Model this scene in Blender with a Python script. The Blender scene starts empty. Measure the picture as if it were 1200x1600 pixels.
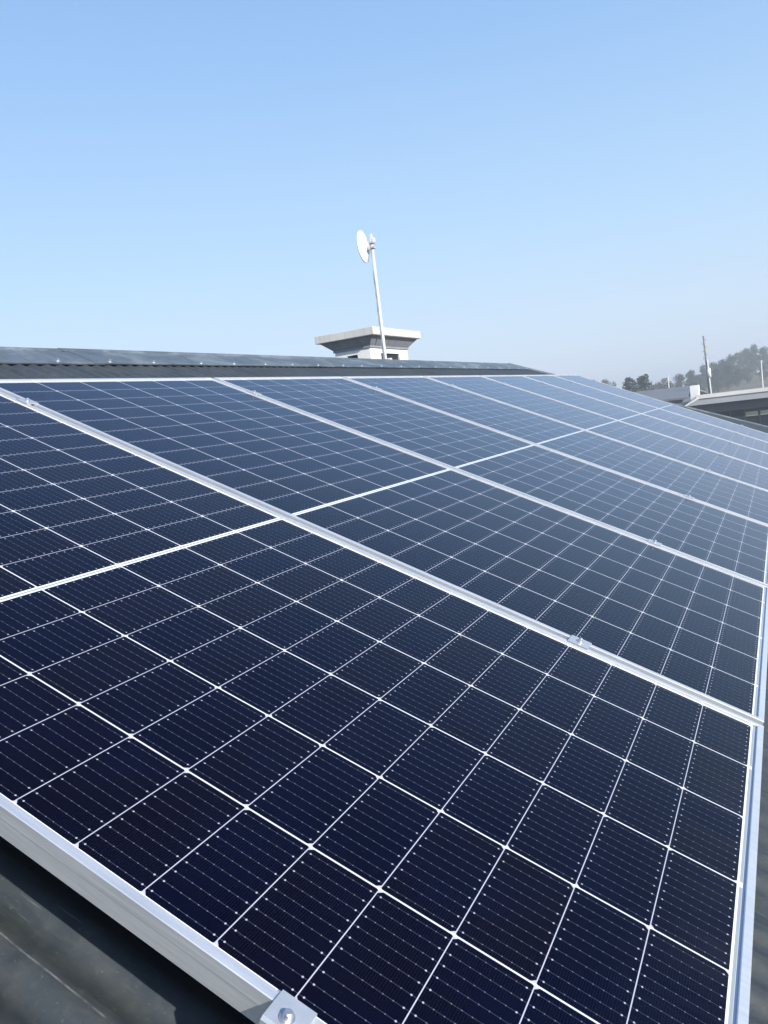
import bpy, bmesh, math, random
from mathutils import Vector, Matrix

S = bpy.context.scene
COL = S.collection
rnd = random.Random(7)
R = math.radians

# ------------------------------------------------------------------ camera
cam_d = bpy.data.cameras.new("camera")
cam = bpy.data.objects.new("camera", cam_d)
COL.objects.link(cam)
M = Matrix(((0.8894271862586034, 0.05800902160939764, 0.4533808925793233, 1.1447322),
            (0.4407273118920293, 0.154080878793168, -0.8843181098127251, -1.1076540),
            (-0.12115575469836115, 0.9863539102179529, 0.11147756232186387, 0.2087647),
            (0, 0, 0, 1)))
cam.matrix_world = M
cam_d.sensor_fit = 'VERTICAL'
cam_d.sensor_height = 36
cam_d.lens = 1248.586 / 1600 * 36
cam_d.clip_start = 0.02
cam_d.clip_end = 6000
S.camera = cam

# ------------------------------------------------------------------ light
TILT = R(24.4)                     # pitch of the roof
ct, st = math.cos(TILT), math.sin(TILT)
SUN_AZ, SUN_EL = R(114.0), R(27.0)   # clockwise from +Y
sdir = Vector((math.sin(SUN_AZ) * math.cos(SUN_EL), math.cos(SUN_AZ) * math.cos(SUN_EL), math.sin(SUN_EL)))
W = bpy.data.worlds.new("World")
S.world = W
W.use_nodes = True
wn = W.node_tree
bg = wn.nodes['Background']
sky = wn.nodes.new('ShaderNodeTexSky')
sky.sky_type = 'NISHITA'
sky.sun_disc = False
sky.sun_elevation = SUN_EL
sky.sun_rotation = SUN_AZ
sky.altitude = 300
sky.air_density = 1.0
sky.dust_density = 0.8
sky.ozone_density = 3.0
# winter smog: the low sky is paler and slightly violet, all round the horizon
tcw = wn.nodes.new('ShaderNodeTexCoord')
spw = wn.nodes.new('ShaderNodeSeparateXYZ'); wn.links.new(tcw.outputs['Generated'], spw.inputs[0])
rmp = wn.nodes.new('ShaderNodeValToRGB'); wn.links.new(spw.outputs[2], rmp.inputs[0])
el = rmp.color_ramp.elements
el[0].position = 0.0; el[0].color = (2.90, 3.25, 3.85, 0.90)
el[1].position = 1.0; el[1].color = (0.30, 0.55, 1.3, 0.88)
for p_, c_ in ((0.09, (2.75, 3.40, 4.15, 0.90)), (0.20, (2.22, 3.20, 4.28, 0.87)), (0.40, (1.48, 2.50, 4.08, 0.86)), (0.60, (0.98, 1.74, 3.35, 0.84)), (0.80, (0.40, 0.85, 2.1, 0.85))):
    e_ = el.new(p_); e_.color = c_
mxw = wn.nodes.new('ShaderNodeMix'); mxw.data_type = 'RGBA'
wn.links.new(rmp.outputs[1], mxw.inputs[0])
wn.links.new(sky.outputs[0], mxw.inputs[6]); wn.links.new(rmp.outputs[0], mxw.inputs[7])
wn.links.new(mxw.outputs[2], bg.inputs[0])
bg.inputs[1].default_value = 0.15
sl = bpy.data.lights.new("sun", 'SUN')
sl.energy = 4.2
sl.angle = R(0.5)
sl.color = (1.0, 0.95, 0.88)
sun = bpy.data.objects.new("sun", sl)
sun.rotation_euler = sdir.to_track_quat('Z', 'Y').to_euler()
COL.objects.link(sun)
S.view_settings.view_transform = 'Standard'
S.view_settings.look = 'None'
S.view_settings.exposure = 0.65
S.view_settings.gamma = 1

# ------------------------------------------------------------------ helpers
def tag(o, label=None, cat=None, group=None, kind=None):
    if label: o['label'] = label
    if cat: o['category'] = cat
    if group: o['group'] = group
    if kind: o['kind'] = kind
    return o

def empty(name, loc=(0, 0, 0), rot=(0, 0, 0)):
    o = bpy.data.objects.new(name, None)
    o.empty_display_size = 0.1
    o.location = loc
    o.rotation_euler = rot
    COL.objects.link(o)
    return o

def obj(name, bm, mat, parent=None, smooth=False):
    bmesh.ops.recalc_face_normals(bm, faces=bm.faces)
    me = bpy.data.meshes.new(name)
    bm.to_mesh(me)
    bm.free()
    for p in me.polygons: p.use_smooth = smooth
    me.materials.append(mat)
    o = bpy.data.objects.new(name, me)
    COL.objects.link(o)
    if parent: o.parent = parent
    return o

def box(bm, x0, x1, y0, y1, z0, z1, bev=0):
    t = bmesh.new()
    v = [t.verts.new((x, y, z)) for x in (x0, x1) for y in (y0, y1) for z in (z0, z1)]
    for f in ((0, 1, 3, 2), (4, 6, 7, 5), (0, 4, 5, 1), (2, 3, 7, 6), (0, 2, 6, 4), (1, 5, 7, 3)):
        t.faces.new([v[i] for i in f])
    if bev: bmesh.ops.bevel(t, geom=t.edges[:], offset=bev, segments=2, affect='EDGES', profile=0.5)
    me = bpy.data.meshes.new('t'); t.to_mesh(me); t.free(); bm.from_mesh(me); bpy.data.meshes.remove(me)

def tube(bm, a, b, r0, r1=None, n=16, cap=True):
    a, b = Vector(a), Vector(b)
    r1 = r0 if r1 is None else r1
    q = (b - a).to_track_quat('Z', 'Y').to_matrix()
    A = [bm.verts.new(a + q @ Vector((r0 * math.cos(2 * math.pi * i / n), r0 * math.sin(2 * math.pi * i / n), 0))) for i in range(n)]
    B = [bm.verts.new(b + q @ Vector((r1 * math.cos(2 * math.pi * i / n), r1 * math.sin(2 * math.pi * i / n), 0))) for i in range(n)]
    for i in range(n):
        bm.faces.new((A[i], A[(i + 1) % n], B[(i + 1) % n], B[i]))
    if cap:
        bm.faces.new(A[::-1]); bm.faces.new(B)

def extrude_profile(bm, pts, fn, s0, s1, closed=True):
    """pts 2-D profile, fn(p, s) -> 3-D"""
    A = [bm.verts.new(fn(p, s0)) for p in pts]
    B = [bm.verts.new(fn(p, s1)) for p in pts]
    n = len(pts)
    for i in range(n if closed else n - 1):
        j = (i + 1) % n
        bm.faces.new((A[i], A[j], B[j], B[i]))
    if closed:
        bm.faces.new(A[::-1]); bm.faces.new(B)

class NT:
    """tiny wrapper that writes math node chains"""
    def __init__(s, name):
        s.m = bpy.data.materials.new(name)
        s.m.use_nodes = True
        s.t = s.m.node_tree
        s.b = s.t.nodes['Principled BSDF']
    def put(s, sock, v):
        if isinstance(v, bpy.types.NodeSocket): s.t.links.new(v, sock)
        else: sock.default_value = v
    def m_(s, op, a, b=0.0, c=0.0):
        n = s.t.nodes.new('ShaderNodeMath'); n.operation = op
        s.put(n.inputs[0], a); s.put(n.inputs[1], b); s.put(n.inputs[2], c)
        return n.outputs[0]
    def lt(s, a, b): return s.m_('LESS_THAN', a, b)
    def mul(s, a, b): return s.m_('MULTIPLY', a, b)
    def add(s, a, b): return s.m_('ADD', a, b)
    def sub(s, a, b): return s.m_('SUBTRACT', a, b)
    def mx(s, a, b): return s.m_('MAXIMUM', a, b)
    def mn(s, a, b): return s.m_('MINIMUM', a, b)
    def inv(s, a): return s.m_('SUBTRACT', 1.0, a)
    def mix(s, f, a, b):
        n = s.t.nodes.new('ShaderNodeMix'); n.data_type = 'RGBA'
        s.put(n.inputs[0], f)
        for i, v in ((6, a), (7, b)):
            s.put(n.inputs[i], (*v, 1) if isinstance(v, tuple) and len(v) == 3 else v)
        return n.outputs[2]
    def noise(s, vec, scale, detail=4, rough=0.55, dist=0):
        n = s.t.nodes.new('ShaderNodeTexNoise')
        s.put(n.inputs['Vector'], vec)
        n.inputs['Scale'].default_value = scale; n.inputs['Detail'].default_value = detail
        n.inputs['Roughness'].default_value = rough; n.inputs['Distortion'].default_value = dist
        return n.outputs[0]
    def coord(s, which='Object'):
        return s.t.nodes.new('ShaderNodeTexCoord').outputs[which]
    def mapping(s, vec, sc=(1, 1, 1), rot=(0, 0, 0), loc=(0, 0, 0)):
        n = s.t.nodes.new('ShaderNodeMapping')
        s.put(n.inputs[0], vec)
        n.inputs['Scale'].default_value = sc; n.inputs['Rotation'].default_value = rot; n.inputs['Location'].default_value = loc
        return n.outputs[0]
    def ramp(s, v, lo, hi):
        n = s.t.nodes.new('ShaderNodeMapRange')
        s.put(n.inputs[0], v); n.inputs[1].default_value = lo; n.inputs[2].default_value = hi
        return n.outputs[0]
    def bump(s, h, strength=0.3, dist=0.01):
        n = s.t.nodes.new('ShaderNodeBump')
        n.inputs['Strength'].default_value = strength; n.inputs['Distance'].default_value = dist
        s.put(n.inputs['Height'], h)
        s.t.links.new(n.outputs[0], s.b.inputs['Normal'])
    def set(s, **k):
        for a, v in k.items():
            s.put(s.b.inputs[a.replace('_', ' ')], (*v, 1) if isinstance(v, tuple) and len(v) == 3 else v)
        return s.m

def simple(name, c, rough=0.6, var=0.12, scale=6, metal=0, bump=0.0, spec=0.5, stain=0.0):
    n = NT(name)
    v = n.noise(n.coord(), scale, 6)
    f = n.ramp(v, 0.3, 0.7)
    lo = tuple(x * (1 - var) for x in c); hi = tuple(min(1, x * (1 + var)) for x in c)
    bc = n.mix(f, lo, hi)
    if stain:
        sv = n.ramp(n.noise(n.mapping(n.coord(), (7, 7, 0.8)), 2.2, 6, 0.6), 0.5, 0.72)
        bc = n.mix(n.mul(sv, stain), bc, tuple(x * 0.45 for x in c))
    n.set(Base_Color=bc, Roughness=rough, Metallic=metal)
    n.b.inputs['Specular IOR Level'].default_value = spec
    if bump: n.bump(n.noise(n.coord(), scale * 6, 4), bump, 0.01)
    return n.m

# ------------------------------------------------------------------ materials
CA, CB = 0.09569, 0.184            # cell pitch along and across the module
def cell_material():
    n = NT('solar_glass')
    co = n.coord()
    sp = n.t.nodes.new('ShaderNodeSeparateXYZ'); n.t.links.new(co, sp.inputs[0])
    x, y = sp.outputs[0], sp.outputs[1]
    ax = n.m_('ABSOLUTE', x)
    xs = n.sub(ax, 0.00424)
    k = n.m_('FLOOR', n.m_('DIVIDE', xs, CA))
    fu = n.sub(xs, n.mul(k, CA))
    ys = n.add(y, 3 * CB)
    j = n.m_('FLOOR', n.m_('DIVIDE', ys, CB))
    fv = n.sub(ys, n.mul(j, CB))
    du = n.mn(fu, n.sub(CA, fu)); dv = n.mn(fv, n.sub(CB, fv))
    gap = n.mx(n.lt(du, 0.00065), n.lt(dv, 0.0013))
    outside = n.mx(n.lt(ax, 0.0062), n.mx(n.m_('GREATER_THAN', ax, 1.1515), n.m_('GREATER_THAN', n.m_('ABSOLUTE', y), 0.5508)))
    # clipped corners, at alternate ends of alternate strings
    par = n.m_('FLOORED_MODULO', n.add(j, n.m_('GREATER_THAN', x, 0.0)), 2.0)
    near0 = n.lt(fu, CA / 2)
    which = n.m_('COMPARE', par, near0, 0.1)
    cham = n.mul(which, n.lt(n.add(du, dv), 0.0072))
    cham2 = n.lt(n.add(du, dv), 0.0036)
    white = n.mx(n.mx(gap, outside), n.mx(cham, cham2))
    # bus bars and solder pads
    bq = n.m_('DIVIDE', n.sub(fv, 0.001), 0.0182)
    bd = n.mul(n.m_('ABSOLUTE', n.sub(n.m_('FRACT', bq), 0.5)), 0.0182)
    bar = n.lt(bd, 0.00034)
    pq = n.m_('DIVIDE', n.sub(fu, 0.0066), (CA - 0.0132) / 7)
    pr = n.m_('ROUND', pq)
    pd = n.mul(n.sub(pq, pr), (CA - 0.0132) / 7)
    pdist = n.m_('SQRT', n.add(n.mul(pd, pd), n.mul(bd, bd)))
    inr = n.mul(n.m_('GREATER_THAN', pr, -0.5), n.lt(pr, 7.5))
    big = n.mul(inr, n.mul(n.mx(n.lt(pr, 0.5), n.m_('GREATER_THAN', pr, 6.5)), n.lt(pdist, 0.00125)))
    small = n.mul(inr, n.lt(pdist, 0.0008))
    # colour of each cell
    cv = n.t.nodes.new('ShaderNodeCombineXYZ')
    n.put(cv.inputs[0], n.add(n.mul(k, 1.37), n.mul(n.m_('GREATER_THAN', x, 0.0), 31.0))); n.put(cv.inputs[1], j)
    oi = n.t.nodes.new('ShaderNodeObjectInfo')
    n.put(cv.inputs[2], n.mul(oi.outputs['Random'], 57.0))
    wnz = n.t.nodes.new('ShaderNodeTexWhiteNoise'); n.t.links.new(cv.outputs[0], wnz.inputs[0])
    rv = wnz.outputs[0]
    c = n.mix(rv, (0.0006, 0.0009, 0.0066), (0.0026, 0.0018, 0.0040))
    f2 = n.ramp(n.noise(co, 9, 3), 0.35, 0.7)
    c = n.mix(n.mul(f2, 0.5), c, (0.0008, 0.0022, 0.0130))
    # fine printed fingers
    fing = n.m_('SINE', n.mul(x, 2 * math.pi / 0.0031))
    c = n.mix(n.mul(n.ramp(fing, 0.2, 1.0), 0.06), c, (0.03, 0.034, 0.055))
    c = n.mix(n.mul(bar, 0.32), c, (0.15, 0.16, 0.21))
    c = n.mix(n.mul(small, 0.42), c, (0.30, 0.32, 0.38))
    c = n.mix(n.mul(big, 0.68), c, (0.52, 0.54, 0.60))
    # white back sheet and its ribbons
    sheet = n.mix(n.lt(dv, 0.0016), (0.46, 0.47, 0.56), (0.68, 0.69, 0.74))
    sheet = n.mix(n.mul(n.lt(dv, 0.0016), n.lt(du, 0.0030)), sheet, (0.85, 0.86, 0.88))
    rib = n.mx(n.lt(ax, 0.0019), n.mul(n.m_('GREATER_THAN', ax, 1.1548), n.lt(ax, 1.1590)))
    y2 = n.m_('FLOORED_MODULO', n.add(y, 3 * CB + CB + 4 * CB), 2 * CB)   # breaks every second string
    brk = n.mn(y2, n.sub(2 * CB, y2))
    rib = n.mul(rib, n.m_('GREATER_THAN', brk, 0.006))
    sheet = n.mix(outside, sheet, (0.80, 0.81, 0.83))
    sheet = n.mix(rib, sheet, (0.30, 0.34, 0.36))
    base = n.mix(white, c, sheet)
    # a little dust lying on the glass
    d1 = n.ramp(n.noise(n.mapping(co, (1, 1, 1)), 2.2, 8, 0.65), 0.42, 0.75)
    d2 = n.ramp(n.noise(co, 90, 2, 0.7), 0.68, 0.78)
    rim = n.mul(n.ramp(x, 1.02, 1.165), n.ramp(n.noise(n.mapping(co, (1, 5, 1)), 5, 5), 0.35, 0.7))
    d3 = n.ramp(n.noise(co, 260, 2, 0.5), 0.76, 0.80)
    dust = n.add(n.add(n.mul(d1, 0.003), n.mul(d2, 0.008)), n.add(n.mul(rim, 0.02), n.mul(d3, 0.10)))
    base = n.mix(n.m_('ADD', dust, 0.0), base, (0.45, 0.42, 0.38))
    # only flat white speckles
    n.set(Base_Color=base, Roughness=n.add(0.06, n.mul(d1, 0.06)), Coat_Weight=0.0)
    n.b.inputs['Specular IOR Level'].default_value = 0.15
    n.b.inputs['Specular Tint'].default_value = (0.05, 0.36, 1.0, 1)
    n.b.inputs['Coat IOR'].default_value = 1.33
    n.b.inputs['Sheen Weight'].default_value = 0.34
    n.b.inputs['Sheen Roughness'].default_value = 0.22
    n.b.inputs['Sheen Tint'].default_value = (0.03, 0.30, 1.0, 1)
    h = n.noise(co, 14, 2)
    bn = n.t.nodes.new('ShaderNodeBump')
    bn.inputs['Strength'].default_value = 0.03; bn.inputs['Distance'].default_value = 0.004
    n.put(bn.inputs['Height'], h)
    n.t.links.new(bn.outputs[0], n.b.inputs['Normal'])
    return n.m

def aluminium(name, c=(0.90, 0.90, 0.885), rough=0.42, metal=0.76, streak=(3, 90, 90)):
    n = NT(name)
    co = n.coord()
    f = n.ramp(n.noise(n.mapping(co, streak), 3, 5, 0.6), 0.3, 0.7)
    g = n.ramp(n.noise(co, 11, 5, 0.6), 0.4, 0.75)
    cc = n.mix(f, tuple(v * 0.93 for v in c), c)
    cc = n.mix(n.mul(g, 0.18), cc, (0.55, 0.54, 0.50))
    n.set(Base_Color=cc, Roughness=n.add(rough, n.mul(f, 0.12)), Metallic=metal)
    n.bump(n.noise(n.mapping(co, streak), 30, 3), 0.05, 0.001)
    return n.m

def roof_material(name='roof_steel', k=1.0, dusty=0.30):
    n = NT(name)
    K = lambda c: tuple(v * k for v in c)
    co = n.coord()
    big = n.ramp(n.noise(co, 2.3, 8, 0.6, 0.6), 0.3, 0.72)
    blot = n.ramp(n.noise(n.mapping(co, (1.0, 2.2, 1)), 9, 9, 0.66, 1.2), 0.38, 0.70)
    fine = n.ramp(n.noise(co, 60, 6, 0.7), 0.50, 0.72)
    c = n.mix(big, K((0.030, 0.040, 0.048)), K((0.048, 0.062, 0.074)))
    c = n.mix(n.mul(blot, 0.40), c, (0.066, 0.070, 0.060))
    c = n.mix(n.mul(fine, 0.14), c, (0.16, 0.16, 0.15))
    # scratches: stretched noise in three directions
    for rot, amt, sc in ((0.45, 0.35, 26), (1.2, 0.3, 38), (-0.7, 0.25, 31)):
        s_ = n.noise(n.mapping(co, (0.7, 14, 1), (0, 0, rot)), sc * 0.55, 3, 0.5)
        m1 = n.ramp(s_, 0.66, 0.72)
        reg = n.ramp(n.noise(n.mapping(co, (1, 1, 1), (0, 0, 0), (rot * 9, 1, 0)), 5, 2), 0.5, 0.65)
        c = n.mix(n.mul(n.mul(m1, reg), amt), c, (0.26, 0.27, 0.26))
    # dust that has washed together into dark smudges
    sm = n.ramp(n.noise(n.mapping(co, (3, 9, 1), (0, 0, 0), (2, 5, 0)), 2.2, 6, 0.6, 0.5), 0.55, 0.75)
    c = n.mix(n.mul(sm, 0.35), c, (0.022, 0.024, 0.022))
    pale = n.ramp(n.noise(n.mapping(co, (1.6, 0.9, 1.6)), 3.1, 7, 0.62, 0.8), 0.46, 0.72)
    c = n.mix(n.mul(pale, dusty), c, K((0.110, 0.124, 0.136)))
    speck = n.ramp(n.noise(co, 210, 2, 0.6), 0.66, 0.74)
    c = n.mix(n.mul(speck, 0.18), c, (0.30, 0.29, 0.27))
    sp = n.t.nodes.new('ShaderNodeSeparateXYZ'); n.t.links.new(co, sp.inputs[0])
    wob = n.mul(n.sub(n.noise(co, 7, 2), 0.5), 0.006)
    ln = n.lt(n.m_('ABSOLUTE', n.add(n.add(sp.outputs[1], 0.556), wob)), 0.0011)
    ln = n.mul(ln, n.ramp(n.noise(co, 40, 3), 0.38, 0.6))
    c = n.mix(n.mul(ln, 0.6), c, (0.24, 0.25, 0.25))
    n.set(Base_Color=c, Roughness=n.add(0.44, n.mul(blot, 0.2)))
    n.b.inputs['Specular IOR Level'].default_value = 0.5
    n.bump(n.noise(co, 45, 8, 0.7), 0.22, 0.003)
    return n.m

M_CELL = cell_material()
M_ALU = aluminium('frame_aluminium')
M_CLAMP = aluminium('clamp_aluminium', (0.58, 0.61, 0.64), 0.42, 0.6, (20, 20, 20))
M_BOLT = aluminium('bolt_steel', (0.66, 0.67, 0.69), 0.30, 0.85, (30, 30, 30))
M_BACK = simple('back_sheet', (0.55, 0.55, 0.55), 0.7)
M_RAIL = aluminium('rail_aluminium', (0.6, 0.61, 0.62), 0.45, 0.8)
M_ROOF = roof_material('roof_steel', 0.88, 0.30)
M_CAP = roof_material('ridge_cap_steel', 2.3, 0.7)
M_PLASTER = simple('white_plaster', (0.80, 0.79, 0.76), 0.85, 0.05, 5, bump=0.25, stain=0.25)
M_FASCIA = simple('cap_fascia_paint', (0.60, 0.585, 0.55), 0.7, 0.06, 4, bump=0.1, stain=0.3)
M_FLARE = simple('grey_flare_paint', (0.27, 0.28, 0.305), 0.7, 0.10, 7, bump=0.1, stain=0.4)
M_DARK = simple('opening_shade', (0.012, 0.013, 0.02), 0.6)
M_WHITEPLASTIC = simple('white_coated_metal', (0.82, 0.82, 0.82), 0.35, 0.03, 10)
M_GALV = simple('galvanised_pipe', (0.74, 0.75, 0.76), 0.4, 0.06, 20, metal=0.35)
M_GREYBR = simple('grey_bracket', (0.42, 0.42, 0.44), 0.5, 0.1, 20)

# ------------------------------------------------------------------ setting: terrain
def H(x, y):
    z = -3.7 + 7 * math.exp(-((x - 40) ** 2) / 5000 - ((y - 240) ** 2) / 7200)
    r = math.hypot(x, y)
    if r > 60:
        z += min(1, (r - 60) / 80) * 0.35 * (math.sin(x * 0.05 + 1) * math.cos(y * 0.041) + math.sin(x * 0.021 - y * 0.017))
    if r > 400: z += -(r - 400) * 0.004
    return z
def axis():
    a = [i * 6.0 for i in range(-60, 61)]
    s = 360.0; step = 14
    ext = []
    while s < 1500:
        s += step; step *= 1.22; ext.append(s)
    return [-e for e in ext[::-1]] + a + ext
bm = bmesh.new()
ax_ = axis()
g = [[bm.verts.new((x, y, H(x, y))) for x in ax_] for y in ax_]
for i in range(len(ax_) - 1):
    for j in range(len(ax_) - 1):
        bm.faces.new((g[i][j], g[i][j + 1], g[i + 1][j + 1], g[i + 1][j]))
n = NT('dry_grass_ground')
co = n.coord()
c = n.mix(n.ramp(n.noise(co, 0.06, 8, 0.6), 0.35, 0.65), (0.16, 0.12, 0.075), (0.085, 0.085, 0.045))
c = n.mix(n.mul(n.ramp(n.noise(co, 1.4, 6), 0.4, 0.7), 0.5), c, (0.24, 0.185, 0.12))
n.set(Base_Color=c, Roughness=0.95)
n.bump(n.noise(co, 0.9, 8, 0.7), 0.6, 0.3)
ground = obj('ground', bm, n.m, smooth=True)
tag(ground, kind='structure')

# ------------------------------------------------------------------ the house we stand on
def l2w(u, v, z):
    return Vector((u * ct + z * st, v, -u * st + z * ct))
RZ = -0.18                         # roof sheet below the module plane
RU = -2.25                         # ridge
EAVE = 2.45
XR = l2w(RU, 0, RZ).x
HIPV = 9.45
PIT, AMP = 0.0762, 0.0064
Y0 = -4.6
house = tag(empty('house', (l2w(0.2, 0, 0).x, 3, -3.7)), 'house whose dark grey corrugated steel roof carries the solar array', 'house')
house_inv = Matrix.Translation(-house.location)
def hobj(name, bm, mat, parent=None, smooth=False):
    o = obj(name, bm, mat, house if parent is None else parent, smooth)
    if parent is None: o.matrix_parent_inverse = house_inv
    return o

bm = bmesh.new()
sdiv = 12
nst = int((HIPV + 5.0 - Y0) / (PIT / sdiv))
def wave(v): return AMP * math.cos(2 * math.pi * (v + 0.558) / PIT)
def hip_u(v):                      # where the front slope meets the hip
    return RU if v < HIPV else RU + (v - HIPV) / 1.0
for side in (0, 1):
    prev = None
    for i in range(nst + 1):
        v = Y0 + i * PIT / sdiv
        u0 = min(hip_u(v), EAVE)
        if u0 >= EAVE - 0.001: break
        w = wave(v)
        row = []
        for u in (u0, EAVE):
            p = l2w(u, v, RZ + w)
            if side: p = Vector((2 * XR - p.x, p.y, p.z))
            row.append(bm.verts.new(p))
        if prev: bm.faces.new((prev[0], prev[1], row[1], row[0]))
        prev = row
# hip end: ribs run down along +y
zr = l2w(RU, 0, RZ).z
half = (EAVE - RU) * ct
nn = int(2 * half / (PIT / 6))
prev = None
tan = math.tan(TILT)
for i in range(nn + 1):
    xx = -half + i * 2 * half / nn
    dy = abs(xx) / ct               # hip line in plan
    w = AMP * math.cos(2 * math.pi * xx / PIT)
    hy = EAVE - RU
    row = [bm.verts.new((XR + xx, HIPV + dy, zr - abs(xx) * tan + w)), bm.verts.new((XR + xx, HIPV + hy, zr - half * tan + w))]
    if prev and (row[1].co.y - row[0].co.y) > 0: bm.faces.new((prev[0], prev[1], row[1], row[0]))
    prev = row
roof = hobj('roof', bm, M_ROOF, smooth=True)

# walls, eaves boards and gutter
bm = bmesh.new()
ze = zr - half * tan
box(bm, XR - half + 0.5, XR + half - 0.5, Y0 + 0.3, HIPV + EAVE - RU - 0.5, -3.9, ze - 0.06)
v = [bm.verts.new(p) for p in ((XR - half + 0.5, Y0 + 0.3, ze - 0.06), (XR + half - 0.5, Y0 + 0.3, ze - 0.06), (XR, Y0 + 0.3, zr - 0.1))]
bm.faces.new(v)
hobj('wall', bm, M_PLASTER)
for s in (-1, 1):
    bm = bmesh.new()
    box(bm, XR + s * (half + 0.01), XR + s * (half + 0.13), Y0, HIPV + EAVE - RU, ze - 0.16, ze - 0.05)
    hobj('gutter', bm, M_WHITEPLASTIC)

# ridge capping: rolled top with two wings
def cap_profile():
    pts = []
    zc = -0.167
    for u, z in ((RU + 0.275, zc - 0.002), (RU + 0.275, zc), (RU + 0.07, zc + 0.002)):
        p = l2w(u, 0, z); pts.append((p.x - XR, p.z))
    c0 = pts[-1]
    r = 0.022
    top = []
    for k in range(0, 9):
        a = R(-20 + k * (110 / 8))
        top.append((r * 1.25 * math.cos(a), c0[1] + 0.006 + r * 0.9 * math.sin(a)))
    right = pts + top
    left = [(-x, z) for x, z in right[::-1]][1:]
    return right + left
prof = cap_profile()
thin = [(x, z) for x, z in prof] + [(x * 0.985, z - 0.004) for x, z in prof[::-1]]
def ridge_piece(y0, y1, lift):
    bm = bmesh.new()
    extrude_profile(bm, thin, lambda p, s: Vector((XR + p[0], s, p[1] + lift)), y0, y1)
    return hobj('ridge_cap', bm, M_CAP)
c1 = ridge_piece(Y0, 1.93, 0.0)
c2 = ridge_piece(1.88, HIPV + 0.05, 0.0028)
# hip caps
for s in (-1, 1):
    bm = bmesh.new()
    a = Vector((XR, HIPV, zr - 0.012)); b = Vector((XR + s * half, HIPV + EAVE - RU, ze - 0.012))
    d = (b - a).normalized()
    side = d.cross(Vector((0, 0, 1))).normalized()
    pr = [(-0.17, -0.045), (-0.035, 0.0), (-0.025, 0.022), (0, 0.032), (0.025, 0.022), (0.035, 0.0), (0.17, -0.045)]
    full = pr + [(x * .97, z - .005) for x, z in pr[::-1]]
    nrm = side.cross(d).normalized()
    if nrm.z < 0: nrm = -nrm
    L = (b - a).length
    extrude_profile(bm, full, lambda p, t: a + d * t + side * p[0] + nrm * p[1], 0, L)
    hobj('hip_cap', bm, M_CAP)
# screws of the capping
def screw_mesh():
    bm = bmesh.new()
    tube(bm, (0, 0, 0), (0, 0, 0.003), 0.013, 0.012, 12)
    tube(bm, (0, 0, 0.003), (0, 0, 0.013), 0.0065, 0.006, 6)
    return bm
scr = None
sv = [0.40, 0.80, 1.22, 1.66, 1.99, 2.31, 2.71, 3.03, 3.37, 3.70, 4.05, 4.43, 4.74, 5.1, 5.5, 5.9, 6.3, 6.7, 7.1, 7.5, 7.9, 8.3, 8.7, 9.1, 9.5]
for v_ in sv:
    if scr is None:
        scr = obj('screw', screw_mesh(), M_BOLT, c2)
        o = scr
    else:
        o = scr.copy(); COL.objects.link(o)
    o.parent = c1 if v_ < 1.9 else c2
    o.matrix_parent_inverse = Matrix.Identity(4)
    p = l2w(RU + 0.245, v_, -0.1655)
    o.location = p - house.location if False else p
    o.rotation_euler = (0, TILT, 0)
for o in (c1, c2):
    pass

# chimney: boxed stack with flared collar and flat cap
def frustum(bm, x0, x1, y0, y1, z0, X0, X1, Y0_, Y1_, z1):
    a = [bm.verts.new(p) for p in ((x0, y0, z0), (x1, y0, z0), (x1, y1, z0), (x0, y1, z0))]
    b = [bm.verts.new(p) for p in ((X0, Y0_, z1), (X1, Y0_, z1), (X1, Y1_, z1), (X0, Y1_, z1))]
    for i in range(4):
        bm.faces.new((a[i], a[(i + 1) % 4], b[(i + 1) % 4], b[i]))
    bm.faces.new(a[::-1]); bm.faces.new(b)
D = 12.0
CX, CY, CZ = 1.1447, -1.1077, 0.2088
wx0, wx1 = CX - 0.509 * D, CX - 0.4586 * D
wy0, wy1 = CY + 0.9107 * D, CY + 1.0237 * D
kx0, kx1 = CX - 0.528 * D, CX - 0.4439 * D
ky0, ky1 = CY + 0.896 * D, CY + 1.0427 * D
ztop = CZ + D * math.tan(R(6.70)) ; zfas = CZ + D * math.tan(R(6.24)); zfl = CZ + 1.02 * D * math.tan(R(5.27))
bm = bmesh.new()
t = 0.12
zo = zfl - 0.075                     # top of the vent openings
zb = zo - 0.34
# walls as four corner piers, a lintel band and a plinth so the openings are real
ox = (wx0 + 0.20, wx1 - 0.22); oy = (wy0 + 0.36, wy1 - 0.32)
for (a0, a1, b0, b1) in ((wx0, ox[0], wy0, oy[0]), (ox[1], wx1, wy0, oy[0]), (wx0, ox[0], oy[1], wy1), (ox[1], wx1, oy[1], wy1)):
    box(bm, a0, a1, b0, b1, zb, zo)
box(bm, wx0, wx1, wy0, wy1, zo, zfl)
box(bm, wx0, wx1, wy0, wy1, -1.2, zb)
chim = hobj('chimney', bm, M_PLASTER)
bm = bmesh.new()  # shade inside the openings painted as near-black blocks close behind the wall face
box(bm, wx0 + 0.03, wx1 - 0.03, oy[0] - 0.02, oy[1] + 0.02, zb + 0.002, zo - 0.002)
box(bm, ox[0] - 0.02, ox[1] + 0.02, wy0 + 0.03, wy1 - 0.03, zb + 0.004, zo - 0.004)
def sub(name, bm, mat, par, smooth=False):
    return obj(name, bm, mat, par, smooth)
sub('opening_shade_block', bm, M_DARK, chim)
bm = bmesh.new()
box(bm, wx0 - 0.02, wx1 + 0.02, wy0 - 0.02, wy1 + 0.02, zfl + 0.001, zfl + 0.028)
frustum(bm, wx0 - 0.012, wx1 + 0.012, wy0 - 0.012, wy1 + 0.012, zfl + 0.028, kx0 + 0.05, kx1 - 0.05, ky0 + 0.05, ky1 - 0.05, zfas - 0.02)
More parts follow.
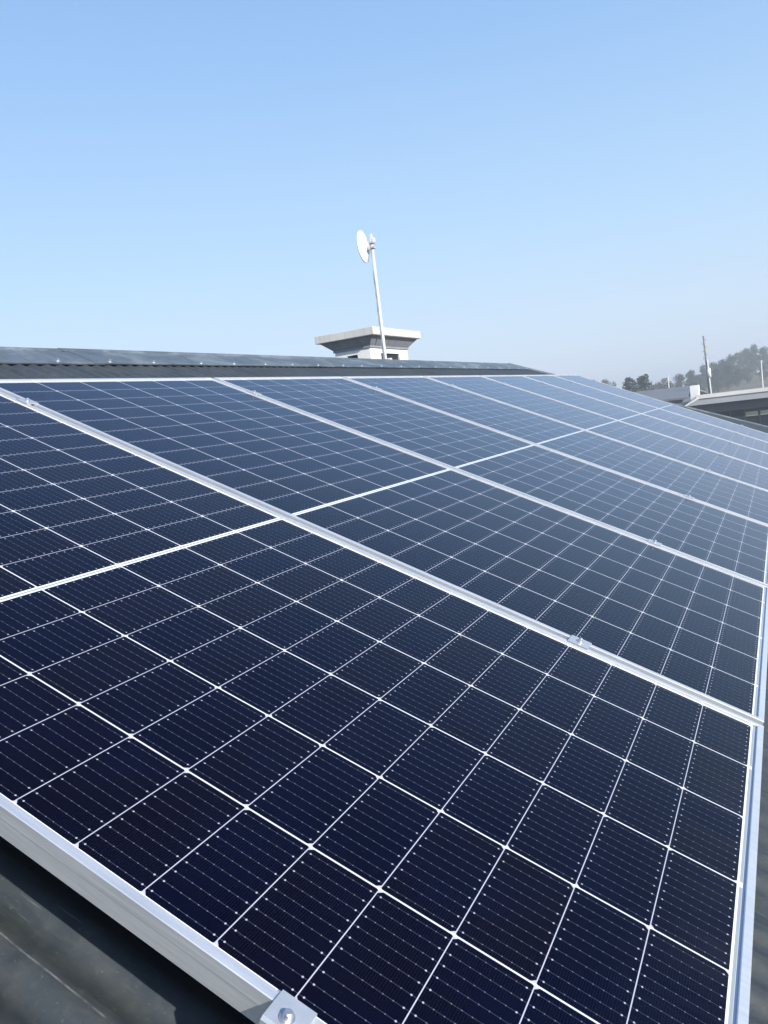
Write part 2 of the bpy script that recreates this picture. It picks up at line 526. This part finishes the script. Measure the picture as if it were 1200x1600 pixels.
for (a, b) in (((wx1 + 0.014, wy0 + 0.16, zfl + 0.03), (kx1 - 0.045, ky0 + 0.24, zfas - 0.03)),):
    tube(bm, a, b, 0.007, n=6)
sub('flared_collar', bm, M_FLARE, chim)
bm = bmesh.new()
box(bm, kx0, kx1, ky0, ky1, zfas - 0.02, ztop, 0.008)
sub('chimney_cap', bm, M_FASCIA, chim)

# ------------------------------------------------------------------ dish mast behind the ridge
mx_, my_ = CX + 11 * math.sin(R(-25.72)), CY + 11 * math.cos(R(-25.72))
mtop = CZ + 11 * math.tan(R(12.75))
mast = tag(empty('antenna_mast', (mx_, my_, -0.3)), 'slim galvanised pipe mast rising behind the roof ridge in front of the chimney', 'mast')
bm = bmesh.new(); tube(bm, (0, 0, 0), (0, 0, mtop + 0.3), 0.0215, 0.0215, 20)
obj('pipe', bm, M_GALV, mast, True)
bm = bmesh.new()
zc_ = CZ + 11 * math.tan(R(4.2)) + 0.3
box(bm, 0.02, 0.085, -0.03, 0.03, zc_ - 0.06, zc_ + 0.03, 0.004)
box(bm, -0.032, 0.032, -0.032, 0.032, zc_ - 0.05, zc_ - 0.02, 0.003)
obj('bracket', bm, M_WHITEPLASTIC, mast)
bm = bmesh.new(); box(bm, -0.09, 0.09, -0.09, 0.09, -0.02, 0.006); obj('base_plate', bm, M_GALV, mast)
bm = bmesh.new()
cpts = [Vector((-0.024 - 0.004 * math.sin(k * 1.9), -0.012 + 0.003 * math.cos(k * 2.3), k * 0.18)) for k in range(int((mtop + 0.15) / 0.18))]
for a_, b_ in zip(cpts[:-1], cpts[1:]): tube(bm, a_, b_, 0.0045, n=6)
obj('cable', bm, M_GREYBR, mast, True)

dz = CZ + 11 * math.tan(R(12.02))
dish = tag(empty('dish_antenna', (mx_ , my_, dz)), 'round white dish antenna clamped to the top of the slim mast', 'dish antenna')
nd = Vector((-0.96, -0.11, -0.03)).normalized()
qd = nd.to_track_quat('Z', 'Y').to_matrix()
ctr = Vector((-0.056, -0.040, 0.0))
bm = bmesh.new()
RAD, DEP = 0.206, 0.055
rings = []
NS = 40
prs = [(r_ * RAD / 10, DEP * (r_ / 10) ** 2) for r_ in range(1, 11)] + [(RAD + 0.006, DEP + 0.002), (RAD + 0.004, DEP - 0.008)] + [(r_ * RAD / 10, DEP * (r_ / 10) ** 2 - 0.009) for r_ in range(10, 0, -1)]
for r_, z_ in prs:
    rings.append([bm.verts.new(ctr + qd @ Vector((r_ * math.cos(2 * math.pi * i / NS), r_ * math.sin(2 * math.pi * i / NS), z_))) for i in range(NS)])
for a, b in zip(rings[:-1], rings[1:]):
    for i in range(NS): bm.faces.new((a[i], a[(i + 1) % NS], b[(i + 1) % NS], b[i]))
bm.faces.new(rings[0]); bm.faces.new(rings[-1])
obj('reflector', bm, M_WHITEPLASTIC, dish, True)
bm = bmesh.new()
tube(bm, ctr + qd @ Vector((0, 0, 0.001)), ctr + qd @ Vector((0, 0, 0.10)), 0.012, 0.012, 12)
tube(bm, ctr + qd @ Vector((0, 0, 0.10)), ctr + qd @ Vector((0, 0, 0.125)), 0.032, 0.026, 16)
obj('feed', bm, M_GREYBR, dish, True)
bm = bmesh.new()
tube(bm, ctr + qd @ Vector((0, 0, -0.008)), ctr + qd @ Vector((0, 0, -0.026)), 0.048, 0.040, 20)
obj('radio_housing', bm, M_WHITEPLASTIC, dish, True)
bm = bmesh.new()
box(bm, -0.036, -0.020, -0.065, 0.0, -0.085, 0.045, 0.004)
box(bm, -0.036, 0.040, -0.034, 0.034, -0.045, -0.020, 0.003)
box(bm, -0.036, 0.040, -0.034, 0.034, 0.020, 0.045, 0.003)
tube(bm, (-0.045, -0.07, -0.06), (0.0, -0.07, -0.06), 0.012, n=8)
obj('bracket', bm, M_GREYBR, dish)
bm = bmesh.new()
box(bm, 0.022, 0.050, -0.024, 0.024, 0.035, 0.09, 0.008)
obj('clamp_body', bm, M_WHITEPLASTIC, dish)

# ------------------------------------------------------------------ solar array
PV = 1.15573                       # spacing across the row
HU, HV = 1.1745, 0.5675            # half size of a module
ZT, ZB = 0.0052, -0.0335
LIP = 0.0118
def frame_mesh():
    bm = bmesh.new()
    # four extrusions: outer wall with a small groove, top lip, bottom flange, mitred
    prof = [(0.0007, ZB), (0.0007, -0.0115), (0, -0.0110), (0, ZT - 0.0008), (0.0008, ZT), (LIP - 0.0006, ZT), (LIP, ZT - 0.0006), (LIP, 0.0006), (0.0025, 0.0006), (0.0025, -0.0060), (0.0020, -0.0060), (0.0020, ZB + 0.002), (0.028, ZB + 0.002), (0.028, ZB)]
    loops = []
    for sx, sy in ((-1, -1), (1, -1), (1, 1), (-1, 1)):
        loops.append([bm.verts.new((sx * (HU - d), sy * (HV - d), z)) for d, z in prof])
    m = len(prof)
    for k in range(4):
        a, b = loops[k], loops[(k + 1) % 4]
        for i in range(m):
            bm.faces.new((a[i], b[i], b[(i + 1) % m], a[(i + 1) % m]))
    return bm
def glass_mesh():
    bm = bmesh.new()
    e = 0.0027
    box(bm, -HU + e, HU - e, -HV + e, HV - e, -0.0055, 0.0)
    return bm
panel_labels = [
    'nearest solar panel, lying across the foreground beside the bare strip of roof',
    'second solar panel from the camera, just beyond the nearest one',
    'third solar panel from the camera in the sloping row',
    'fourth solar panel from the camera in the sloping row',
    'fifth solar panel from the camera in the sloping row',
    'sixth solar panel from the camera, pale with sky reflection',
    'seventh solar panel from the camera, the last but one in the row',
    'farthest solar panel, at the end of the row near the neighbouring roof']
ROT = (0, TILT, 0)
def add_panel(idx, proto):
    loc = l2w(0, idx * PV, 0)
    if proto is None:
        root = empty('solar_panel', loc, ROT)
        f = obj('frame', frame_mesh(), M_ALU, root)
        g_ = obj('cell_sheet', glass_mesh(), M_CELL, root)
        b = bmesh.new(); box(b, -HU + 0.03, HU - 0.03, -HV + 0.03, HV - 0.03, -0.0064, -0.0058)
        obj('back_sheet', b, M_BACK, root)
    else:
        root = proto.copy(); COL.objects.link(root); root.location = loc
        for ch in list(proto.children):
            c_ = ch.copy(); COL.objects.link(c_); c_.parent = root
    tag(root, panel_labels[idx], 'solar panel', 'solar panels in one row on the roof')
    return root
p0 = add_panel(0, None)
for i in range(1, 8): add_panel(i, p0)

# mounting rails and feet
RAILS = ((0.778, 'lower'), (-0.945, 'upper'))
V0, V1_ = -0.575, 7 * PV + 0.60
for u, nm in RAILS:
    root = empty('mounting_rail', l2w(u, V0, ZB - 0.041), ROT)
    tag(root, 'aluminium mounting rail running under the %s part of the panels' % nm, 'rail', 'mounting rails under the solar panels')
    bm = bmesh.new()
    prof = [(-0.019, 0), (0.019, 0), (0.019, 0.0405), (0.006, 0.0405), (0.006, 0.030), (-0.006, 0.030), (-0.006, 0.0405), (-0.019, 0.0405)]
    extrude_profile(bm, prof, lambda p, s: Vector((p[0], s, p[1])), 0, V1_ - V0)
    obj('rail_profile', bm, M_RAIL, root)
    k = 0.10
    while k < V1_ - V0:
        bm = bmesh.new()
        zf = RZ + AMP - (ZB - 0.041)
        box(bm, -0.024, -0.0205, k - 0.02, k + 0.02, zf + 0.003, 0.03)
        box(bm, -0.060, -0.0205, k - 0.02, k + 0.02, zf - 0.001, zf + 0.0028)
        obj('foot', bm, M_RAIL, root)
        k += 1.07

# clamps
def bolt_bm():
    bm = bmesh.new()
    tube(bm, (0, 0, 0), (0, 0, 0.0018), 0.0078, 0.0076, 24)
    tube(bm, (0, 0, 0.0018), (0, 0, 0.0032), 0.0056, 0.0056, 24)
    tube(bm, (0, 0, 0.0032), (0, 0, 0.0075), 0.0052, 0.0044, 24)
    tube(bm, (0, 0, 0.0075), (0, 0, 0.0088), 0.0044, 0.0030, 24)
    return bm
def end_clamp():
    """origin at the panel's long edge, plate reaching over the lip (+y), leg outside (-y)"""
    bm = bmesh.new()
    prof = [(0.0125, 0.0056), (0.0125, 0.0086), (-0.0205, 0.0086), (-0.0235, 0.0056), (-0.0235, ZB + 0.001), (-0.0205, ZB + 0.001), (-0.0205, 0.0056)]
    extrude_profile(bm, prof, lambda p, s: Vector((s, p[0], p[1])), -0.0195, 0.0195)
    return bm
def mid_clamp():
    bm = bmesh.new()
    prof = [(-0.021, 0.0056), (-0.021, 0.0086), (0.021, 0.0086), (0.021, 0.0056), (0.0085, 0.0056), (0.0085, -0.010), (0.0060, -0.010), (0.0060, 0.0056), (-0.0060, 0.0056), (-0.0060, -0.010), (-0.0085, -0.010), (-0.0085, 0.0056)]
    extrude_profile(bm, prof, lambda p, s: Vector((s, p[0], p[1])), -0.023, 0.023)
    return bm
ordn = ['first', 'second', 'third', 'fourth', 'fifth', 'sixth', 'seventh']
pe = pm = None
for u, nm in RAILS:
    for e in (0, 1):
        v_ = -HV if e == 0 else 7 * PV + HV
        rot = Matrix.Rotation(TILT, 4, 'Y') @ (Matrix.Rotation(math.pi, 4, 'Z') if e else Matrix.Identity(4))
        lab = ('metal end clamp with round bolt on the %s edge of the nearest panel' if e == 0 else 'small end clamp on the %s outer edge of the farthest panel') % nm
        if pe is None:
            r_ = empty('end_clamp'); obj('plate', end_clamp(), M_CLAMP, r_)
            b = obj('bolt', bolt_bm(), M_BOLT, r_, False); b.location = (0, -0.010, 0.0087)
            pe = r_
        else:
            r_ = pe.copy(); COL.objects.link(r_)
            for ch in pe.children:
                c_ = ch.copy(); COL.objects.link(c_); c_.parent = r_
        r_.matrix_world = Matrix.Translation(l2w(u, v_, 0)) @ rot
        tag(r_, lab, 'clamp', 'clamps holding the outer ends of the array')
    for j_ in range(7):
        lab = 'aluminium clamp at the %s end of the %s joint between panels, counted from the camera' % (nm, ordn[j_])
        if pm is None:
            r_ = empty('panel_clamp'); obj('plate', mid_clamp(), M_CLAMP, r_)
            b = obj('bolt', bolt_bm(), M_BOLT, r_); b.location = (0, 0, 0.0087)
            pm = r_
        else:
            r_ = pm.copy(); COL.objects.link(r_)
            for ch in pm.children:
                c_ = ch.copy(); COL.objects.link(c_); c_.parent = r_
        r_.matrix_world = Matrix.Translation(l2w(u + (0.007 if u > 0 else 0), (j_ + 0.5) * PV, 0)) @ Matrix.Rotation(TILT, 4, 'Y')
        tag(r_, lab, 'clamp', 'clamps in the joints between solar panels')

# ------------------------------------------------------------------ neighbouring buildings
M_FLATROOF = simple('pale_roof_sheet', (0.74, 0.71, 0.66), 0.55, 0.08, 1.5)
M_GREYWALL = simple('grey_fascia_board', (0.38, 0.39, 0.41), 0.7, 0.06, 1.2)
M_SHADEWALL = simple('dark_grey_wall', (0.11, 0.13, 0.16), 0.8, 0.1, 1.0)
M_PANE = NT('window_glass'); M_PANE.set(Base_Color=(0.02, 0.025, 0.03), Roughness=0.08); M_PANE = M_PANE.m
M_REFLECTION = simple('pale_reflection', (0.42, 0.42, 0.30), 0.8, 0.1, 3)  # window reflection put into a pale greenish colour
M_FRAME = simple('dark_window_frame', (0.03, 0.03, 0.035), 0.5)
nb = tag(empty('flat_roofed_house', (3, 42, -3.7)), 'neighbouring low house with pale flat roof edge and dark glazed front', 'house')
YN = CY + 40
za = CZ + 40 * math.tan(R(-0.79)); zb2 = CZ + 40 * math.tan(R(-1.04)); zc2 = CZ + 40 * math.tan(R(-1.45)); zd2 = CZ + 40 * math.tan(R(-2.05)); ze2 = CZ + 40 * math.tan(R(-3.0))
def nobj(name, bm, mat, par=None, smooth=False):
    o = obj(name, bm, mat, nb if par is None else par, smooth)
    if par is None: o.matrix_parent_inverse = Matrix.Translation(-nb.location)
    return o
XL = CX - 40 * math.tan(R(5.15))
bm = bmesh.new()
# roof slab with slightly falling far side and a raked left end
a = [(XL, YN, za), (12, YN, za), (12, YN + 7, za - 0.12), (XL + 0.1, YN + 7, za - 0.12)]
lo = [(XL - 0.5, YN - 0.02, zc2 + 0.03), (12, YN - 0.02, zb2), (12, YN + 7, za - 0.4), (XL - 0.3, YN + 7, za - 0.4)]
v1 = [bm.verts.new(p) for p in ((XL, YN, za), (12, YN, za), (12, YN + 7, za - 0.1), (XL, YN + 7, za - 0.1))]
v2 = [bm.verts.new(p) for p in ((XL - 0.02, YN, zb2), (12, YN, zb2), (12, YN + 7, zb2 - 0.1), (XL - 0.02, YN + 7, zb2 - 0.1))]
for i in range(4): bm.faces.new((v1[i], v1[(i + 1) % 4], v2[(i + 1) % 4], v2[i]))
bm.faces.new(v1); bm.faces.new(v2[::-1])
nroof = nobj('roof', bm, M_FLATROOF)
bm = bmesh.new()
v = [(XL + 0.0, zb2 - 0.003), (12, zb2 - 0.003), (12, zc2), (XL - 0.42, zc2), (XL - 0.62, zc2 - 0.02)]
extrude_profile(bm, v, lambda p, s: Vector((p[0], s, p[1])), YN + 0.05, YN + 0.25)
nobj('fascia', bm, M_GREYWALL)
# white barge board that follows the raked left end
bm = bmesh.new()
v = [(XL - 0.02, zb2 + 0.06), (XL + 0.10, zb2 - 0.01), (XL - 0.52, zc2 - 0.02), (XL - 0.68, zc2 - 0.02)]
extrude_profile(bm, v, lambda p, s: Vector((p[0], s, p[1])), YN - 0.02, YN + 0.04)
nobj('barge_board', bm, M_FLATROOF)
bm = bmesh.new()
box(bm, XL - 0.9, 12, YN + 0.6, YN + 6.6, zd2, zb2 - 0.12)
box(bm, 0.9, 12, YN + 0.6, YN + 6.6, -4.5, ze2)
box(bm, XL - 0.9, 0.0 - 0.0, YN + 2.6, YN + 6.6, -4.5, zd2 - 0.003)
nobj('wall', bm, M_SHADEWALL)
# glazed front with mullions, reflections painted as pale sheets in front of some panes
wz0, wz1 = CZ + 40.7 * math.tan(R(-2.7)), zd2 - 0.004
x0_ = CX - 40.7 * math.tan(R(4.1))
wdt = 0.62
for k in range(16):
    xa = x0_ + k * wdt
    bm = bmesh.new()
    for (a0, a1, b0, b1) in ((xa, xa + 0.05, wz0 - 1.2, wz1), (xa + 0.05, xa + wdt, wz1 - 0.05, wz1), (xa + 0.05, xa + wdt, wz0 + 0.10, wz0 + 0.14), (xa + 0.05, xa + wdt, wz0 - 1.2, wz0 - 1.15)):
        box(bm, a0, a1, YN + 0.62, YN + 0.70, b0, b1)
    wf = nobj('window', bm, M_FRAME)
    bm = bmesh.new(); box(bm, xa + 0.051, xa + wdt - 0.001, YN + 0.66, YN + 0.67, wz0 - 1.149, wz1 - 0.051)
    obj('pane', bm, M_PANE, wf)
    if k in (2, 3, 4, 6, 9, 10):
        bm = bmesh.new(); box(bm, xa + 0.06, xa + wdt - 0.03, YN + 0.645, YN + 0.652, wz0 + 0.14, wz1 - 0.14)
        obj('pane_reflection', bm, M_REFLECTION, wf)
bm = bmesh.new()
hx0 = CX - 41 * math.tan(R(5.52)); hx1 = CX - 41 * math.tan(R(4.98))
box(bm, hx0, hx1, YN + 1.0, YN + 1.5, zb2 - 0.1, CZ + 41 * math.tan(R(-0.12)), 0.01)
nobj('chimney', bm, M_PLASTER)
bm = bmesh.new()
box(bm, -4.5, hx0 + 0.3, YN + 0.9, YN + 6, -4.5, zc2 - 0.16)
nobj('side_wall', bm, M_SHADEWALL)

# grey pitched roof farther left
gh = tag(empty('grey_roofed_house', (-6, 60, -3.8)), 'grey roofed house left of the pale flat roof, half hidden by the solar array', 'house')
def gobj(name, bm, mat):
    o = obj(name, bm, mat, gh); o.matrix_parent_inverse = Matrix.Translation(-gh.location); return o
bm = bmesh.new()
yt, yb = 60.0, 52.5
zt_ = CZ + 61 * math.tan(R(-0.02)); zb_ = CZ + 53.5 * math.tan(R(-0.78))
P1 = [(-12.5, yt, zt_ - 0.02), (-4.7, yt, zt_ - 0.10), (-4.2, yb, zb_ - 0.05), (-14, yb, zb_ + 0.05)]
vv = [bm.verts.new(p) for p in P1]; bm.faces.new(vv)
P2 = [(-12.5, yt, zt_ - 0.02), (-4.7, yt, zt_ - 0.10), (-4.2, yt + 7.5, zb_ - 0.05), (-14, yt + 7.5, zb_ + 0.05)]
vv = [bm.verts.new(p) for p in P2]; bm.faces.new(vv)
M_GREYROOF = simple('grey_roof_sheet', (0.17, 0.175, 0.18), 0.6, 0.1, 1.0)
o = gobj('roof', bm, M_GREYROOF)
sm_ = o.modifiers.new('thick', 'SOLIDIFY'); sm_.thickness = 0.12
bm = bmesh.new(); box(bm, -13.4, -4.6, yb + 0.5, yt + 7, -4.5, zb_ - 0.16)
gobj('wall', bm, M_SHADEWALL)

# ------------------------------------------------------------------ poles
M_WOOD = simple('weathered_pole_wood', (0.20, 0.17, 0.15), 0.85, 0.25, 6)
M_LPOLE = simple('pale_pole_paint', (0.62, 0.60, 0.56), 0.6, 0.1, 3)
def az(a, d): return CX + d * math.sin(R(a)), CY + d * math.cos(R(a))
dp = 58.0
xb, yb_ = az(-4.22, dp); g0 = H(xb, yb_)
up = tag(empty('utility_pole', (xb, yb_, g0), (0, R(-2.0), 0)), 'tall weathered utility pole with insulators and white transformer drum', 'utility pole')
ztp = CZ + dp * math.tan(R(3.0)) - g0
zm = CZ + dp * math.tan(R(0.55)) - g0
bm = bmesh.new(); tube(bm, (0, 0, -0.5), (0, 0, ztp), 0.088, 0.048, 12); obj('post', bm, M_WOOD, up, True)
bm = bmesh.new(); tube(bm, (0.085, -0.10, 0.6), (0.085, -0.10, zm + 0.9), 0.055, 0.05, 8); obj('cable_guard', bm, M_LPOLE, up, True)
bm = bmesh.new()
tube(bm, (0.12, -0.24, zm - 0.28), (0.12, -0.24, zm + 0.28), 0.115, 0.115, 20)
tube(bm, (0.12, -0.24, zm + 0.28), (0.12, -0.24, zm + 0.36), 0.12, 0.05, 20)
obj('transformer', bm, M_WHITEPLASTIC, up, True)
zz = zm + 1.0
kk = 0
while zz < ztp - 0.05:
    bm = bmesh.new()
    s = 1 if kk % 2 else -1
    tube(bm, (0, 0, zz), (s * 0.12, 0, zz + 0.02), 0.015, n=6)
    tube(bm, (s * 0.12, 0, zz - 0.03), (s * 0.12, 0, zz + 0.08), 0.032, 0.02, 8)
    obj('insulator', bm, M_GREYBR, up)
    zz += 0.24; kk += 1
for (a_, d_, top, lab) in ((-6.81, 75, 0.70, 'thin pale lamp post standing behind the grey roof'), (-1.16, 70, 0.86, 'thin pale lamp post at the right, behind the pale flat roof')):
    x_, y_ = az(a_, d_); g0 = H(x_, y_)
    lp = tag(empty('lamp_post', (x_, y_, g0)), lab, 'lamp post', 'lamp posts beyond the neighbouring roofs')
    zt2 = CZ + d_ * math.tan(R(top)) - g0
    bm = bmesh.new(); tube(bm, (0, 0, -0.3), (0, 0, zt2), 0.065, 0.04, 10); obj('post', bm, M_LPOLE, lp, True)
    bm = bmesh.new(); tube(bm, (0, 0, zt2), (0, 0, zt2 + 0.08), 0.055, 0.045, 10); tube(bm, (0, 0, zt2 + 0.08), (0, 0, zt2 + 0.12), 0.07, 0.02, 10)
    obj('lamp_head', bm, M_LPOLE, lp)

# ------------------------------------------------------------------ trees
def leaf_mat(name, a, b):
    n = NT(name)
    oi = n.t.nodes.new('ShaderNodeObjectInfo')
    f = n.ramp(n.noise(n.coord(), 1.3, 4), 0.35, 0.65)
    n.set(Base_Color=n.mix(f, a, b), Roughness=0.7)
    return n.m
M_LEAF = leaf_mat('broadleaf_foliage', (0.035, 0.05, 0.022), (0.075, 0.085, 0.04))
M_LEAF2 = leaf_mat('dull_foliage', (0.060, 0.062, 0.038), (0.105, 0.098, 0.062))
M_NEEDLE = leaf_mat('conifer_foliage', (0.018, 0.034, 0.020), (0.045, 0.065, 0.032))
M_BARK = simple('bark', (0.10, 0.075, 0.055), 0.9, 0.3, 5)
def tree_meshes(kind, seed):
    r = random.Random(seed)
    t = bmesh.new(); c = bmesh.new()
    tube(t, (0, 0, -0.06), (0, 0, 0.55), 0.030, 0.018, 8)
    if kind == 1: tube(t, (0, 0, 0.55), (0, 0, 0.97), 0.018, 0.004, 8)
    clumps = []
    if kind == 0:
        nb_ = r.randint(16, 20)
        for i in range(nb_):
            a = r.uniform(0, 6.28); z = r.uniform(0.14, 0.88); rr = r.uniform(0.05, 0.27) * (1.05 - abs(z - 0.5))
            p = Vector((rr * math.cos(a), rr * math.sin(a), z))
            tube(t, (0, 0, max(0.2, z - 0.28)), p, 0.012, 0.004, 5)
            clumps.append((p, r.uniform(0.09, 0.15)))
        clumps.append((Vector((r.uniform(-.04, .04), 0, 0.90)), 0.095))
        per = 170
    elif kind == 1:
        for i in range(34):
            z = 0.10 + 0.86 * i / 33
            w = 0.26 * (1 - z) ** 0.8 + 0.02
            a = i * 2.4 + r.uniform(-.3, .3)
            p = Vector((w * 0.7 * math.cos(a), w * 0.7 * math.sin(a), z - 0.02))
            tube(t, (0, 0, z), p, 0.006, 0.002, 4)
            clumps.append((p, 0.035 + w * 0.33))
        per = 60
    for p, s in clumps:
        for k in range(per):
            d = Vector((r.gauss(0, 1), r.gauss(0, 1), r.gauss(0, 0.8)))
            d = d.normalized() * (r.random() ** 0.4) * s * (1 + 0.35 * r.random() * r.random())
            q = p + d
            n_ = Vector((r.gauss(0, 1), r.gauss(0, 1), r.gauss(0.6, 1))).normalized()
            a = n_.orthogonal().normalized(); b = n_.cross(a)
            L = r.uniform(0.012, 0.028)
            vs = [c.verts.new(q + a * L), c.verts.new(q + b * L * 0.6), c.verts.new(q - a * L), c.verts.new(q - b * L * 0.6)]
            c.faces.new(vs)
    return t, c
T = [(-27.1, 146.2, 6.06, 0, 'small dark treetop poking above the far edge of the panels'),
     (-14.2, 92.6, 5.63, 1, 'left of the two dark conifers above the panels'),
     (-12.3, 89.9, 5.67, 1, 'right of the two dark conifers above the panels'),
     (-17.4, 137.7, 3.96, 2, 'low bush-like tree just right of the two conifers'),
     (-15.2, 132.9, 4.81, 2, 'brownish round tree left of the thin lamp post'),
     (-14.7, 148.1, 4.82, 0, 'round tree right of the thin lamp post, above the grey roof'),
     (-13.7, 158.2, 5.03, 0, 'leafy tree above the white chimney of the flat roof'),
     (-12.9, 173.3, 5.26, 0, 'leafy tree directly behind the utility pole, on its left'),
     (-11.4, 178.5, 5.32, 0, 'tree just right of the utility pole on the skyline'),
     (-10.2, 183.5, 5.48, 0, 'second skyline tree right of the utility pole'),
     (-8.7, 188.6, 5.85, 0, 'third skyline tree right of the utility pole'),
     (-7.5, 198.7, 6.21, 0, 'fourth skyline tree right of the utility pole'),
     (-5.9, 203.8, 6.80, 0, 'tall skyline tree left of the highest crown on the hill'),
     (-4.4, 208.8, 7.31, 0, 'highest tree crown on the hill'),
     (-2.6, 210.9, 6.30, 0, 'skyline tree right of the highest crown on the hill'),
     (-0.9, 213.9, 5.15, 0, 'skyline tree cut by the right edge of the photo'),
     (-12.1, 148.3, 3.84, 2, 'low tree in the lower row just left of the utility pole'),
     (-9.5, 158.5, 4.6, 0, 'first tree of the lower row right of the utility pole'),
     (-8.0, 163.6, 4.9, 0, 'second tree of the lower row right of the utility pole'),
     (-6.6, 166.7, 3.83, 0, 'third tree of the lower row right of the utility pole'),
     (-5.1, 173.8, 3.2, 2, 'brownish tree in the lower row, left of the right-hand lamp post'),
     (-2.2, 176.0, 2.9, 2, 'brownish bushy tree behind the right-hand lamp post'),
     (1.5, 214.0, 6.0, 0, 'tree on the hill beyond the right edge of the photo'),
     (5.5, 216.0, 6.6, 0, 'tree farther right on the hill, outside the photo')]
protos = {}
for i, (x_, y_, h_, kd, lab) in enumerate(T):
    geo = 0 if kd == 2 else kd
    key = (kd, i % 3 if kd != 1 else i % 2)
    if key not in protos:
        t_, c_ = tree_meshes(geo, 11 + key[0] * 7 + key[1])
        root = empty('conifer_tree' if kd == 1 else 'broadleaf_tree')
        tr = obj('trunk', t_, M_BARK, root, True)
        cr = obj('crown', c_, {0: M_LEAF, 1: M_NEEDLE, 2: M_LEAF2}[kd], root)
        protos[key] = root
    else:
        s_ = protos[key]; root = s_.copy(); COL.objects.link(root)
        for ch in s_.children:
            q = ch.copy(); COL.objects.link(q); q.parent = root
    root.location = (x_, y_, H(x_, y_) - 0.05)
    wide = {0: rnd.uniform(1.0, 1.35), 1: 1.35, 2: 1.3}[kd]
    root.scale = (h_ * wide, h_ * wide, h_)
    root.rotation_euler = (0, 0, rnd.uniform(0, 6.28))
    tag(root, lab, 'tree', 'trees on the hill and behind the neighbouring roofs')

# ------------------------------------------------------------------ smoggy air
bm = bmesh.new()
box(bm, -2200, 2200, -2200, 2200, -16.0, 13.0)
hm = bpy.data.materials.new('haze_air'); hm.use_nodes = True
ht = hm.node_tree
for q in list(ht.nodes): ht.nodes.remove(q)
ho = ht.nodes.new('ShaderNodeOutputMaterial'); hv = ht.nodes.new('ShaderNodeVolumePrincipled')
hv.inputs['Color'].default_value = (0.86, 0.93, 1.0, 1); hv.inputs['Density'].default_value = 0.0024; hv.inputs['Anisotropy'].default_value = 0.0
ht.links.new(hv.outputs[0], ho.inputs['Volume'])
hz = obj('haze', bm, hm)
tag(hz, kind='stuff')
